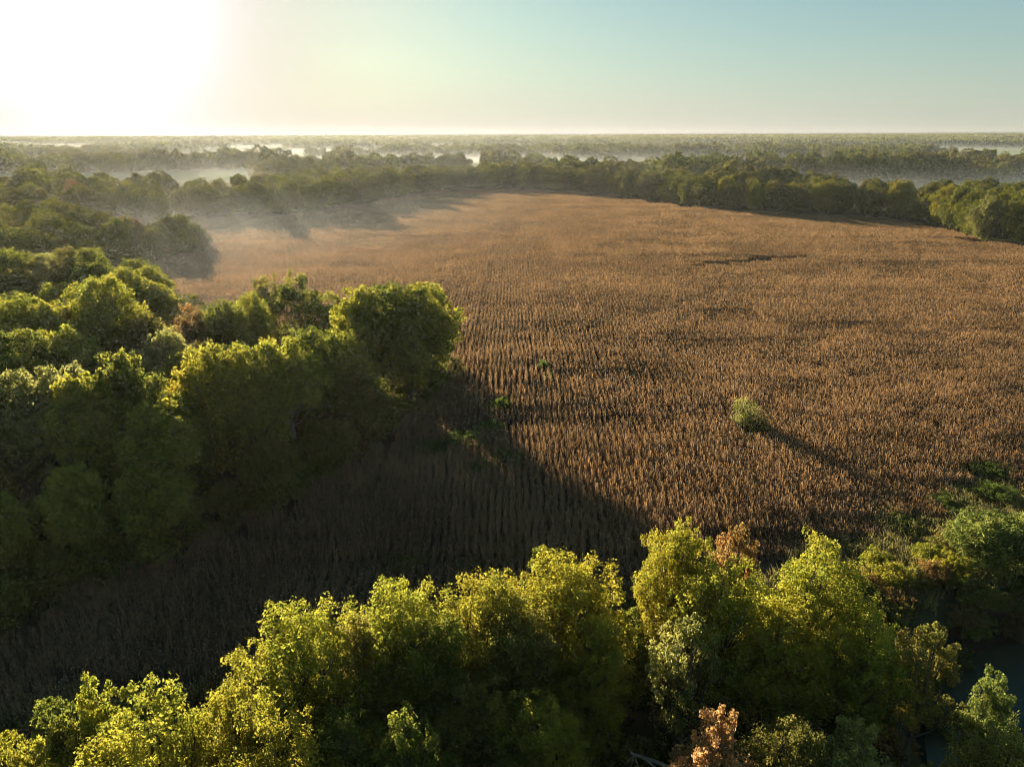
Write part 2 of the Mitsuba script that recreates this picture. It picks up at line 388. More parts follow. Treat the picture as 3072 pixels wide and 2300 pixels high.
# ------------------------------------------------------------------ trees of the near row, along the creek
NEAR = [
    ('near_small', 'yellow', -22.0, 24.2, 13.5, 2.0, 'small golden green crown cut off by the bottom left corner'),
    ('near_small', 'green', -22.2, 27.3, 12.5, 2.4, 'shaded green tree second from the left end of the near row'),
    ('near_small', 'lime', -20.2, 27.4, 13, 2.2, 'small lime topped tree standing dark against the shaded corn at the lower left'),
    ('near_wide', 'lime', -16.5, 24.7, 14.5, 4.2, 'broad sunlit yellow green crown near the lower left corner'),
    ('near_round', 'yellow', -13.2, 26.0, 14, 3.2, 'golden tree with brownish tip between the broad lower left crown and the tall pale tree'),
    ('near_round', 'lime', -14.6, 22.0, 14, 3.4, 'bright yellow green crown at the bottom edge below the broad lower left crown'),
    ('near_wide', 'yellow', -10.6, 24.2, 14.5, 3.9, 'gold and green crown at the bottom edge under the tall pale tree'),
    ('near_tall', 'lime', -10.8, 29.8, 16, 4.0, 'tall pale yellow green tree rising highest at the left of the near row'),
    ('near_round', 'olive', -8.3, 30.8, 14, 3.0, 'dull olive seeding tree between two bright yellow green crowns'),
    ('near_tall', 'lime', -6.1, 32.4, 15.5, 3.7, 'brightest lime crown with loose pointed top in the middle left of the near row'),
    ('near_round', 'green', -4.3, 31.5, 14.5, 3.0, 'darker green tree tucked right behind the brightest lime crown'),
    ('near_tall', 'yellow', -1.2, 33.9, 15, 3.6, 'rounded mustard yellow tree at the centre of the near row'),
    ('near_round', 'olive', 0.6, 32.6, 14, 3.4, 'greyish olive tree between the two mustard yellow crowns'),
    ('near_tall', 'yellow', 3.2, 35.7, 15, 4.2, 'tall yellow green dome at the right end of the central clump'),
    ('near_shoots', 'green', 1.9, 39.3, 13, 1.5, 'slim dark green spiky tree poking up behind the central yellow dome'),
    ('near_round', 'yellow', 4.3, 32.6, 13, 2.5, 'shaded golden tree on the right flank of the central clump'),
    ('near_wide', 'olive', -2.5, 28.9, 12, 4.0, 'wide shaded olive crown low in the middle of the near row'),
    ('near_round', 'yellow', 1.4, 28.0, 12, 3.3, 'half lit olive gold crown at the bottom edge beside the dark gap'),
    ('near_small', 'green', -4.5, 25.0, 13.5, 2.6, 'dark green pointed tree at the bottom edge below the brightest lime crown'),
    ('near_round', 'green', -8.0, 25.0, 13, 3.0, 'shaded deep green crown at the bottom edge below the dull olive tree'),
    ('near_round', 'olive', -0.1, 26.5, 10.5, 3.0, 'speckled dark olive crown at the bottom edge below the central clump'),
    ('near_tall', 'yellow', 10.5, 38.6, 15.5, 2.8, 'tall narrow yellow tree standing left of the wide right hand trees'),
    ('near_thin', 'brown', 15.7, 42.7, 12.5, 2.4, 'sparse brownish tree against the sunlit corn behind the yellow green crowns'),
    ('near_wide', 'lime', 12.5, 36.0, 14, 4.2, 'wide yellow green crown beside the tall narrow yellow tree'),
    ('near_wide', 'lime', 18.8, 37.0, 14.5, 4.2, 'spreading lime tree with bare grey limbs showing, right of the dark gap'),
    ('near_round', 'yellow', 15.6, 34.2, 12.5, 3.6, 'dark hollow crown in front of the spreading lime tree'),
    ('near_wide', 'lime', 20.6, 33.6, 12.2, 3.3, 'lower lime crown hanging toward the creek'),
    ('near_thin', 'pale', 10.1, 33.2, 12, 2.8, 'tree with small whitish leaves hanging beside the dark gap'),
    ('near_thin', 'olive', 24.3, 33.6, 11, 2.6, 'thin olive tree leaning out over the creek water'),
    ('near_small', 'orange', 9.0, 24.9, 13.5, 2.3, 'rusty orange brown tree at the bottom edge'),
    ('near_round', 'olive', 13.2, 26.6, 11.5, 2.7, 'dusty olive crown right of the rusty orange tree'),
    ('near_small', 'pale', 16.4, 26.6, 11, 2.5, 'pale grey green crown at the bottom edge nearest the creek'),
    ('near_small', 'feather', 28.0, 32.3, 13.0, 2.1, 'fresh green sprig of a tree reaching in at the right edge'),
    ('near_round', 'olive', 24.4, 26.6, 13.0, 2.6, 'olive crown filling the bottom right corner'),
    ('near_small', 'green', 7.1, 37.5, 9, 2.5, 'low bright green tree in the gap behind the whitish leaved tree'),
    ('near_thin', 'olive', 21.6, 26.2, 9.0, 2.2, 'dim low tree on the creek bank in the bottom right corner'),
]
for t, tn, x, y, h, r, lab in NEAR:
    tree(t, tn, x, y, h, r, lab, group='trees of the near row along the creek')

# ------------------------------------------------------------------ woods
WOODS = {
    'near wood': dict(pts=[(-48.5, 63.6, 16, 5.4), (-45.6, 66, 16, 4.8), (-42.0, 63.8, 17, 5.2), (-38.6, 66, 16.5, 4.8), (-34.3, 62.5, 16, 4.6), (-33.5, 66, 14, 4.2), (-32.2, 71, 16.5, 5.2),
                           (-28.9, 73.5, 16.5, 5.2), (-25.7, 76.5, 16.5, 4.8), (-24.4, 82, 16, 4.7), (-22.2, 87, 16, 5.2), (-21.1, 95.4, 17, 5.6), (-17.6, 99.0, 18, 7.4), (-13.6, 101.5, 17.5, 6.8), (-14.5, 94.3, 13, 4.4),
                           (-43.7, 51.7, 11, 4.2), (-33.5, 57.5, 10, 3.8), (-25.5, 66, 9, 3.5), (-38.5, 55.6, 11, 4.0), (-52, 56, 15, 5), (-22.5, 75, 8, 3.2), (-18.8, 83.5, 9, 3.4),
                           (-72.4, 99.9, 16, 6), (-66.7, 99.1, 15.5, 5), (-60.2, 102.3, 17, 6), (-54.2, 100.6, 15.5, 5), (-47.0, 92, 15, 5), (-51.3, 108.5, 13, 3.5), (-48.5, 111, 14, 5),
                           (-44.0, 106.5, 15, 5), (-39.5, 105, 14, 4), (-41.7, 119.7, 15.5, 4.5), (-35.9, 116.8, 16.5, 5.5), (-30.0, 111.0, 14.5, 4.5), (-61.1, 83.5, 15, 6), (-58.6, 87.8, 15, 5.5),
                           (-51.8, 82.9, 14, 5.5), (-49.5, 88, 13.5, 5), (-41.6, 86.3, 12.5, 5), (-37.5, 92, 12.5, 5), (-57.8, 78, 13, 5), (-31, 95, 11, 4.5), (-30, 103, 11, 4.5), (-44, 97, 10, 4.5), (-66, 88, 15, 5.5), (-37, 79, 13, 4.5), (-45, 75, 14.5, 5)],
                      tmpl=['mid_round', 'mid_tall', 'mid_wide']),
    'middle wood': dict(pts=[(-101.3, 142, 16, 6), (-96, 144, 16, 6), (-90, 143.5, 16.3, 6), (-84, 140, 16, 6), (-78.2, 132, 16, 5.8), (-69.6, 125, 15, 5.6), (-65.8, 127, 13, 4.8), (-85.5, 119.0, 15, 6), (-81.8, 125, 14, 5.5), (-72.9, 118, 15, 5),
                             (-94, 132, 15, 6), (-78, 146, 14, 5.2), (-72, 138, 13, 5), (-100, 120, 15, 6), (-92, 110, 15.5, 6)],
                        tmpl=['mid_round', 'mid_wide', 'mid_tall']),
    'misty wood': dict(pts=[(-173.4, 248.8, 16, 7), (-176, 262, 16, 7), (-167, 266, 16.5, 7), (-160, 255, 16.5, 6.5), (-146.5, 244, 16, 6.5), (-153, 236, 16, 6.5), (-136, 234, 15, 6), (-121.9, 219.5, 14, 5.8), (-124.5, 228.5, 14, 6), (-116.6, 247.7, 13, 7.2),
                            (-112.5, 254, 9.5, 4.5), (-129, 211, 14, 6.5), (-133.2, 199, 14, 7), (-143.2, 204, 14, 7), (-121.3, 212, 11, 5), (-143, 222, 15.5, 7), (-157, 218, 15, 7), (-165, 232, 15, 7), (-152, 206, 13, 6.5), (-183, 240, 16, 7), (-113, 226, 9.5, 4.5),
                            (-122, 204, 10, 4.5), (-141, 192, 12, 6), (-119.5, 238.5, 11, 5.2), (-126, 237, 13, 6), (-112, 244.5, 8.5, 4.4), (-108, 249, 7, 3.6), (-116, 231, 10, 4.8)],
                       tmpl=['far_round', 'far_wide', 'far_tall']),
    'hazy wood': dict(pts=[(-250, 340, 15, 7), (-234.7, 344, 15, 7), (-221, 341, 15.5, 7), (-220, 368, 15, 7), (-208, 369, 16, 7), (-207, 352, 15.5, 7), (-192.7, 362, 16, 7), (-193, 348, 15, 6.5), (-180, 357, 15, 7), (-179, 343, 14, 6.5), (-165, 338, 14, 6.5), (-161, 352, 14, 6),
                           (-235, 358, 16, 7), (-245, 372, 16, 7), (-230, 384, 16.5, 7), (-214, 386, 16.5, 7), (-198, 378, 16, 7), (-184, 372, 15, 6.5), (-262, 352, 15, 7), (-258, 365, 16, 7)],
                      tmpl=['far_round', 'far_wide', 'far_tall']),
}
EDGE = [(-158, 352), (-102, 352), (-82, 424), (-50, 510), (-2, 533), (60, 472), (99, 384), (117, 367), (148, 356), (186, 336), (179, 278), (171, 254), (183, 242), (300, 236)]
LINE = [(-186, 420), (-172, 460), (-160, 520), (-130, 570), (-92, 573), (-41, 610), (-3, 660), (60, 560), (100, 490), (130, 420), (165, 400), (215, 380), (330, 360)]
FARWOOD = Polygon(EDGE + LINE[::-1])
front = LineString(EDGE).buffer(26).intersection(FARWOOD)
frng = np.random.default_rng(77)


def scatter(poly, gap, rng, tries=12000, start=()):
    out = list(start)
    x0, y0, x1, y1 = poly.bounds
    c = rng.uniform([x0, y0], [x1, y1], (tries, 2))
    c = c[contains_xy(poly, c[:, 0], c[:, 1])]
    new = []
    for q in c:
        a = np.array(out) if out else np.zeros((0, 2))
        if not len(a) or np.hypot(*(a - q).T).min() > gap:
            out.append(tuple(q))
            new.append(tuple(q))
    return new


edge_pts = []
el = LineString(EDGE)
s = 4.0
while s < el.length:
    p = el.interpolate(s)
    edge_pts.append((p.x + frng.normal(0, 1.2), p.y + 2.0 + frng.normal(0, 1.2)))
    s += frng.uniform(9.5, 12.5)
more = scatter(front, 10.8, frng, start=edge_pts)
WOODS['far wood'] = dict(pts=[(x, y, frng.uniform(13.5, 18.5), frng.uniform(5.2, 8.2)) for x, y in edge_pts + more], tmpl=['far_round', 'far_wide', 'far_tall'])

WORDS = 'first second third fourth fifth sixth seventh eighth ninth tenth eleventh twelfth thirteenth fourteenth fifteenth sixteenth seventeenth eighteenth nineteenth twentieth'.split()
TENS = {20: 'twenty', 30: 'thirty', 40: 'forty', 50: 'fifty', 60: 'sixty', 70: 'seventy', 80: 'eighty', 90: 'ninety'}
TENTH = {20: 'twentieth', 30: 'thirtieth', 40: 'fortieth', 50: 'fiftieth', 60: 'sixtieth', 70: 'seventieth', 80: 'eightieth', 90: 'ninetieth'}


def ordinal(n):
    if n <= 20:
        return WORDS[n - 1]
    t, o = n // 10 * 10, n % 10
    return TENTH[t] if o == 0 else f'{TENS[t]} {WORDS[o - 1]}'


PLACE = {
    'near wood': ('the dark near wood', 15.0), 'middle wood': ('the wood behind the twiggy trees', 15.0),
    'misty wood': ('the misty wood', 24.0), 'hazy wood': ('the hazy wood', 26.0), 'far wood': ('the wood beyond the corn', 24.0),
}
SPECIAL = {
    (-45.6, 66): ('mid_fork', 'pale', 'tall pale crowned tree with a bare forked grey trunk at the left edge'),
    (-25.7, 76.5): ('mid_fork', 'lime', 'tall tree with slim bare forked trunk midway along the near wood'),
    (-41.7, 119.7): ('mid_open', 'olive', 'tall open twiggy tree with forked bare limbs at the back of the near wood'),
    (-35.9, 116.8): ('mid_open', 'green', 'airy wide tree with visible branches beside the twiggy forked one'),
    (-51.3, 108.5): ('mid_open', 'brown', 'nearly bare grey tree amid the crowns of the near wood'),
    (-30.0, 111.0): ('mid_open', 'green', 'loose low crown leaning right of the airy wide tree'),
    (-17.6, 99.0): ('mid_wide', 'green', 'largest rounded tree at the tip of the near wood'),
    (-13.6, 101.5): ('mid_wide', 'lime', 'sunlit dome at the very corner of the near wood above the bare corn rows'),
    (-116.6, 247.7): ('far_round', 'green', 'lone rounded tree at the corner of the misty wood with a long shadow'),
}
wrng = np.random.default_rng(8)
for wood, w in WOODS.items():
    place, depth = PLACE[wood]
    rows = []
    vrng = np.random.default_rng(len(w['pts']))
    for x, y, h, r in w['pts']:
        mid = wood in ('near wood', 'middle wood') and (x, y) not in SPECIAL
        rows.append([x, y, h * (vrng.uniform(0.84, 1.10) if mid else 1), r * (vrng.uniform(0.74, 1.0) if mid else 1)])
    # rank: how far back from the side that faces the field
    if wood == 'far wood':
        ranks = [min(int(el.distance(Point(x, y)) // 9), 2) for x, y, *_ in rows]
    else:
        ys = np.array([math.hypot(q[0], q[1]) for q in rows])
        ranks = [int((v - ys.min()) // depth) for v in ys]
    order = {}
    for i in sorted(range(len(rows)), key=lambda i: rows[i][0] / rows[i][1]):
        order.setdefault(ranks[i], []).append(i)
    for rank in sorted(order):
        for pos, i in enumerate(order[rank]):
            x, y, h, r = rows[i]
            if (x, y) in SPECIAL:
                t, tn, lab = SPECIAL[(x, y)]
                tree(t, tn, x, y, h, r, lab, group=f'trees of {place}', bark='pale_bark' if t in ('mid_open', 'mid_fork') else 'bark')
                continue
            t = w['tmpl'][int(wrng.integers(len(w['tmpl'])))]
            if wood == 'near wood' and h < 12:
                t = 'mid_low'
            tn = str(wrng.choice(['green', 'lime', 'olive', 'yellow', 'pale', 'brown'], p=[0.24, 0.34, 0.17, 0.11, 0.12, 0.02] if wood in ('near wood', 'middle wood') else [0.38, 0.26, 0.20, 0.08, 0.05, 0.03]))
            word = dict(green='green', lime='yellow green', olive='olive', yellow='golden', pale='pale green', brown='brownish')[tn]
            where = ['front', 'second', 'third', 'fourth', 'fifth', 'sixth', 'rear'][min(rank, 6)]
            tree(t, tn, x, y, h, r, f'{word} tree, {ordinal(pos + 1)} from left in {where} rank of {place}', group=f'trees of {place}')

# understory along the edge of the near wood
urng = np.random.default_rng(19)
ue = LineString([(-50, 38), (-41.5, 47.5), (-32.4, 59.3), (-20.4, 74.9), (-15.9, 93.3), (-11.4, 105)])
s, k = 1.0, 0
while s < ue.length:
    p = ue.interpolate(s)
    k += 1
    tree('bush_mid', ['green', 'olive', 'green', 'feather'][k % 4], p.x - 1.2 + urng.normal(0, 0.6), p.y + urng.normal(0, 0.6), urng.uniform(3.2, 6.0), urng.uniform(2.2, 3.2),
         f'shaded bush {ordinal(k)} from the bottom left along the foot of the near wood', name='shrub', cat='bush', group='bushes along the foot of the near wood')
    s += urng.uniform(3.2, 4.6)

# scrub added on the bank slopes to darken them
srng = np.random.default_rng(61)
k = 0
for q in CREEK.segmentize(1.4).coords:
    for sd in (-1, 1):
        x, y = q[0] + srng.normal(0, 0.8), q[1] + sd * srng.uniform(3.6, 5.8)
        if not (12 < x < 75 and abs(x) < 0.95 * y) or CREEK.distance(Point(x, y)) < 3.0:
            continue
        k += 1
        g = f'group_scrub_{k % 3}'
        if g not in scene:
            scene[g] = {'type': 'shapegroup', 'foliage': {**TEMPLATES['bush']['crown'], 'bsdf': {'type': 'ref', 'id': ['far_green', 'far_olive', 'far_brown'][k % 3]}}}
        sc = float(srng.uniform(0.7, 1.2))
        scene[f'added_bank_scrub__{k:03d}'] = {'type': 'instance', 'group': {'type': 'ref', 'id': g}, 'to_world': T().translate([x, y, h1(x, y) - 0.1]).rotate([0, 0, 1], float(srng.uniform(0, 360))).scale([sc * 1.2, sc * 1.2, sc * 0.7])}
template('undergrowth', seed=47, H=2.4, R=2.2, lobes=12, leaves=900, leaf=0.34, tuft=15, base=0.0, twigs=False)
k = 0
for gx_ in np.arange(-44, 34, 2.6):
    for gy_ in np.arange(14, 52, 2.6):
        x, y = gx_ + srng.uniform(-1, 1), gy_ + srng.uniform(-1, 1)
        if FIELD.distance(Point(x, y)) < 1.0 or CREEK.distance(Point(x, y)) < 5.8 or abs(x) > 0.9 * y + 8:
            continue
        k += 1
        g = f'group_under_{k % 3}'
        if g not in scene:
            scene[g] = {'type': 'shapegroup', 'foliage': {**TEMPLATES['undergrowth']['crown'], 'bsdf': {'type': 'ref', 'id': ['far_green', 'far_olive', 'far_brown'][k % 3]}}}
        sc = float(srng.uniform(0.6, 1.1))
        scene[f'undergrowth__{k:03d}'] = {'type': 'instance', 'group': {'type': 'ref', 'id': g}, 'to_world': T().translate([x, y, h1(x, y) - 0.1]).rotate([0, 0, 1], float(srng.uniform(0, 360))).scale([sc, sc, sc])}
floor = Polygon([(-50, 40), (-41.8, 48), (-33, 60), (-21.5, 75.5), (-16.8, 93.5), (-12.2, 106), (-14, 116), (-26, 124), (-42, 136), (-62, 146), (-90, 165), (-112, 150), (-90, 100), (-70, 70)])
for x, y in scatter(floor, 4.2, np.random.default_rng(12), 6000):
    k += 1
    sc = float(srng.uniform(1.2, 2.3))
    scene[f'undergrowth__{k:03d}'] = {'type': 'instance', 'group': {'type': 'ref', 'id': f'group_under_{k % 3}'}, 'to_world': T().translate([x, y, h1(x, y) - 0.1]).rotate([0, 0, 1], float(srng.uniform(0, 360))).scale([sc, sc, sc])}
misty_floor = Polygon([(-112, 234), (-110, 252), (-150, 262), (-190, 260), (-190, 225), (-150, 195), (-122, 200), (-112, 222)])
for x, y in scatter(misty_floor, 6.0, np.random.default_rng(13), 4000):
    k += 1
    sc = float(srng.uniform(1.8, 2.8))
    scene[f'undergrowth__{k:03d}'] = {'type': 'instance', 'group': {'type': 'ref', 'id': f'group_under_{k % 3}'}, 'to_world': T().translate([x, y, h1(x, y) - 0.1]).rotate([0, 0, 1], float(srng.uniform(0, 360))).scale([sc, sc, sc])}
labels['undergrowth'] = {'kind': 'stuff', 'label': 'dark undergrowth on the ground beneath the trees of the woods'}
labels['added_bank_scrub'] = {'kind': 'stuff', 'label': 'low dark scrub added to darken the shaded slopes of the creek'}
BANK = [('bush_feather', 'feather', 42.7, 55.0, 6.0, 3.4, 'feathery green willow bush at the right edge above the creek bank'), ('bush_feather', 'feather', 46.6, 56.0, 5.6, 3.2, 'second feathery willow bush cut by the right edge'),
        ('bush', 'olive', 29.0, 51.6, 2.6, 1.8, 'olive bush on the bank lip nearest the spreading lime tree'), ('bush', 'brown', 31.0, 52.3, 2.2, 1.6, 'brown bush on the bank lip beside the olive one'), ('bush', 'yellow', 33.2, 52.6, 2.8, 1.9, 'golden bush in the middle of the bank lip'),
        ('bush', 'olive', 35.2, 53.0, 2.4, 1.7, 'dull olive bush on the bank lip right of the golden one'), ('bush', 'brown', 37.2, 53.1, 2.5, 1.8, 'rusty bush hanging over the dark bank'), ('bush', 'yellow', 39.2, 53.4, 3.0, 2.0, 'rounded yellowish bush at the right end of the bank lip'),
        ('bush', 'lime', 33.5, 55.5, 2.4, 1.5, 'pale green bush behind the golden bank bush'), ('bush', 'olive', 41.5, 57.8, 2.6, 1.8, 'olive bush behind the feathery willow'), ('bush', 'lime', 38.4, 56.0, 2.6, 1.6, 'yellow green bush between the bank lip and the willow')]
for t, tn, x, y, h, r, lab in BANK:
    tree(t, tn, x, y, h, r, lab, name='shrub', cat='bush', group='bushes on the lip of the creek bank')
WEEDS = [(-6, 84, 2.3, 3.2, 'largest bright green weed patch in the shaded corn'), (-8.8, 82, 2.0, 2.6, 'green weed patch left of the largest one'), (-3.0, 88, 2.2, 2.2, 'weed patch behind the largest one'), (6.2, 108, 1.8, 1.4, 'pale weeds at the end of the bare corn rows'),
         (5.4, 112, 2.4, 1.3, 'tall pale weed behind the bare corn rows'), (-1.5, 96, 2.2, 1.8, 'weed tuft at the top of the shaded corner'), (-0.3, 78, 2.3, 2.2, 'weed patch right of the curved rows'), (-3.6, 76.2, 1.9, 1.8, 'weed patch on the curved rows'),
         (53.2, 69, 1.5, 2.6, 'green weeds in the corn gap at the right edge'), (46.9, 67, 1.3, 2.2, 'green weeds in the corn gap left of the right edge'), (56, 75, 1.5, 2.4, 'weed patch highest along the right edge'), (40, 63, 1.2, 2.0, 'weeds in the gap nearest the bank'),
         (-0.3, 59.3, 1.3, 2.0, 'weed patch in the dark corn behind the central trees'), (-10.2, 56.6, 1.2, 2.0, 'weed patch in the darkest corn left of centre'), (-4, 56, 1.2, 1.6, 'dim weeds just behind the brightest lime crown'), (2, 58, 1.2, 1.6, 'dim weeds behind the tall yellow dome')]
for x, y, h, r, lab in WEEDS:
    tree('bush', 'weed_green', x, y, h, r, lab, name='weed_clump', cat='weeds', group='weed patches in the corn')
tree('bush_airy', 'leaf_pale', 31.2, 88.0, 5.0, 2.0, 'shaggy pale bush standing alone in the sunlit corn', name='shrub', cat='bush')
tree('bush_airy', 'grass_dry', 32.6, 86.6, 3.4, 2.2, 'straw coloured growth at the foot of the lone shaggy bush', name='shrub', cat='bush')
brng = np.random.default_rng(71)
branch = [tube(curve((9.9, 31.6, 2.4), (7.0, 32.3, 3.2), brng, 7, -0.02), np.linspace(0.13, 0.07, 7), 7), tube(curve((7.6, 32.2, 3.1), (8.6, 31.0, 2.9), brng, 6, 0.05), np.linspace(0.09, 0.05, 6), 6)]
for e in [(6.6, 32.0, 2.6), (6.7, 32.6, 3.6), (7.6, 31.5, 2.3), (6.9, 31.6, 2.9)]:
    branch.append(tube(curve((7.2, 32.25, 3.15), e, brng, 5), np.linspace(0.04, 0.012, 5), 4))
scene['dead_branch'] = mikit.ply(join(branch), 'pale_bark', smooth=True)
labels['dead_branch'] = {'category': 'branch', 'label': 'bare bleached broken branch sticking out left of the rusty orange tree'}

# ------------------------------------------------------------------ corn
def corn_patch(seed, size, row, step, blades, hgt, wide, sparse=0.0, bend=0.0):
    rng = np.random.default_rng(seed)
    xs = np.arange(row / 2, size, row) - size / 2
    ys = np.arange(step / 2, size, step) - size / 2
    X, Y = [a.ravel() for a in np.meshgrid(xs, ys)]
    X = X + rng.normal(0, 0.05 if bend else 0.12, len(X)) + bend * Y ** 2
    Y = Y + rng.normal(0, step * 0.3, len(Y))
    patchy = meshkit.noise(np.stack([X / 1.6, Y / 1.6, X * 0 + seed], -1), seed)
    keep = (rng.random(len(X)) > sparse) & (patchy > 0.12)
    X, Y, patchy = X[keep], Y[keep], patchy[keep]
    n = len(X)
    h = hgt * rng.normal(1, 0.10, n) * (0.92 + 0.14 * patchy)
    lean = rng.normal(0, 0.06, (n, 2))
    root = np.stack([X, Y, X * 0], 1)
    tip = root + np.stack([lean[:, 0] * h, lean[:, 1] * h, h], 1)
    a = rng.uniform(0, np.pi, n)
    side = np.stack([np.cos(a), np.sin(a), a * 0], 1) * wide * 0.16
    uv0 = np.stack([np.clip(rng.normal(0.45, 0.2, n), 0, 1), np.clip(rng.normal(0.3, 0.25, n), 0, 1)], 1)
    V = [np.stack([root - side, root + side, tip + side * 0.4, tip - side * 0.4], 1).reshape(-1, 3)]
    b = np.arange(n)[:, None] * 4
    F = [np.vstack([b + [0, 1, 2], b + [0, 2, 3]])]
    UV = [np.repeat(uv0, 4, 0)]
    at = 4 * n
    for k in range(blades):
        f = (0.30 + 0.65 * (k + rng.random(n)) / blades)[:, None]
        p = root + (tip - root) * f
        az = rng.uniform(0, 2 * np.pi, n)
        d = np.stack([np.cos(az), np.sin(az), az * 0], 1)
        L = (wide * rng.uniform(0.7, 1.3, n))[:, None]
        w = np.stack([-np.sin(az), np.cos(az), az * 0], 1) * 0.13 * wide
        elbow = p + d * L * 0.45 + [0, 0, 1] * L * rng.uniform(0.05, 0.5, n)[:, None]
        end = p + d * L * 0.75 - [0, 0, 1] * L * rng.uniform(0.1, 0.9, n)[:, None]
        V.append(np.stack([p, elbow + w, elbow - w, end], 1).reshape(-1, 3))
        F.append(np.vstack([b + [0, 1, 2], b + [1, 3, 2]]) + at)
        UV.append(np.repeat(np.clip(uv0 + rng.normal(0, 0.15, (n, 2)), 0, 1), 4, 0))
        at += 4 * n
    return mikit.ply((np.vstack(V), np.vstack(F)), 'corn_straw', uv=np.vstack(UV))


corn = dict(near=[corn_patch(100 + i, 3.8, 0.76, 0.145, 6, 1.7, 0.33) for i in range(7)], mid=[corn_patch(120 + i, 12.0, 0.75, 0.19, 4, 1.8, 0.42) for i in range(4)],
            far=[corn_patch(140 + i, 12.0, 0.8, 0.36, 3, 1.9, 0.68) for i in range(4)], rows=[corn_patch(160 + i, 3.8, 0.95, 0.15, 6, 2.05, 0.34, bend=0.02) for i in range(2)])
for k, v in corn.items():
    for i, m in enumerate(v):
        scene[f'group_corn_{k}_{i}'] = {'type': 'shapegroup', 'crop': m}
GAPS = [((-6, 84), 3.2), ((-9, 82), 2.4), ((-3.0, 88), 1.8), ((-1.5, 96), 1.6), ((-0.3, 78), 1.8), ((-3.6, 76.2), 1.6), ((31.4, 86.2), 3.6), ((46.9, 67), 2.4), ((53.2, 69), 2.4), ((56, 75), 2.4), ((40, 63), 2.4)]
TRACK = LineString([(53, 207.5), (62, 211), (70, 214.5), (80, 221), (92, 224)])
crng = np.random.default_rng(3)
field_in = FIELD.buffer(-0.7)
n_corn = 0


def put_corn(kind, x, y, size):
    global n_corn
    z0 = h1(x, y)
    zx, zy = (h1(x + 2, y) - h1(x - 2, y)) / 4, (h1(x, y + 2) - h1(x, y - 2)) / 4
    band = float(meshkit.fbm(np.array([[x / 16.0, y / 9.0, 2.0]]), 3, 4)[0])
    sz = float(np.clip(0.62 + 0.76 * band, 0.8, 1.15) if y < 150 else np.clip(0.8 + 0.4 * band, 0.9, 1.1)) * (0.75 if y < 56 else 1.0)
    if y < 85 and x > 20:  # crop lowered toward the bank to shorten its shadow there
        sz *= float(np.clip(0.42 + FIELD.exterior.distance(Point(x, y)) / 15, 0.42, 1.0))
    m = np.eye(4)
    flip = crng.choice([-1.0, 1.0])
    m[0, 0], m[1, 1] = flip, crng.choice([-1.0, 1.0])
    m[2, :3] = [zx * m[0, 0], zy * m[1, 1], sz]
    m[:3, 3] = [x + crng.uniform(-0.25, 0.25), y + crng.uniform(-0.4, 0.4), z0 + 0.05]
    g = f'group_corn_{kind}_{int(crng.integers(len(corn[kind])))}'
    n_corn += 1
    scene[f'corn_crop__{n_corn:04d}'] = {'type': 'instance', 'group': {'type': 'ref', 'id': g}, 'to_world': T(m)}


for cy in np.arange(36, 141, 3.8):
    for cx in np.arange(-120, 222, 3.8):
        if contains_xy(field_in, cx, cy) and abs(cx) < 0.78 * (cy + 22):
            if any(math.hypot(cx - a, cy - b) < r * crng.uniform(0.5, 1.15) for (a, b), r in GAPS):
                continue
            put_corn('rows' if (-12 < cx < 7 and 103.5 < cy < 110.5) else 'near', cx, cy, 3.8)
for cy in np.arange(146.5, 540, 12.0):
    for cx in np.arange(-181, 330, 12.0):
        if contains_xy(field_in, cx, cy) and abs(cx) < 0.78 * (cy + 30):
            if TRACK.distance(Point(cx, cy)) < 10:
                for ax in (-4, 0, 4):
                    for ay in (-4, 0, 4):
                        if TRACK.distance(Point(cx + ax, cy + ay)) > 1.9:
                            put_corn('near', cx + ax, cy + ay, 3.8)
                continue
            put_corn('mid' if cy < 262 else 'far', cx, cy, 12)
# short pieces of crop along the wood edges where a whole patch does not fit
edge_in = FIELD.buffer(-0.5).difference(FIELD.buffer(-9))
for cy in np.arange(140.5, 300, 3.8):
    for cx in np.arange(-160, 0, 3.8):
        ix, iy = round((cx + 181) / 12) * 12 - 181, round((cy - 146.5) / 12) * 12 + 146.5
        if contains_xy(edge_in, cx, cy) and not contains_xy(field_in, ix, iy):
            put_corn('near', cx, cy, 3.8)
def grass_patch(seed, size, n, hgt):
    rng = np.random.default_rng(seed)
    c = rng.uniform(-size / 2, size / 2, (max(n // 14, 1), 2))
    xy = c[rng.integers(len(c), size=n)] + rng.normal(0, 0.22, (n, 2))
    root = np.column_stack([xy, np.zeros(n)])
    h = hgt * rng.uniform(0.5, 1.2, n)
    a = rng.uniform(0, 2 * np.pi, n)
    d = np.stack([np.cos(a), np.sin(a), a * 0], 1) * (h * rng.uniform(0.1, 0.7, n))[:, None]
    w = np.stack([-np.sin(a), np.cos(a), a * 0], 1) * 0.05
    mid, tip = root + d * 0.35 + np.stack([a * 0, a * 0, h * 0.7], 1), root + d + np.stack([a * 0, a * 0, h], 1)
    V = np.stack([root - w, root + w, mid + w * 0.8, mid - w * 0.8, tip], 1).reshape(-1, 3)
    b = np.arange(n)[:, None] * 5
    F = np.vstack([b + [0, 1, 2], b + [0, 2, 3], b + [3, 2, 4]])
    uv = np.repeat(np.stack([np.clip(rng.normal(0.5, 0.25, n), 0, 1), np.clip(rng.normal(0.4, 0.25, n), 0, 1)], 1), 5, 0)
    return V, F, uv


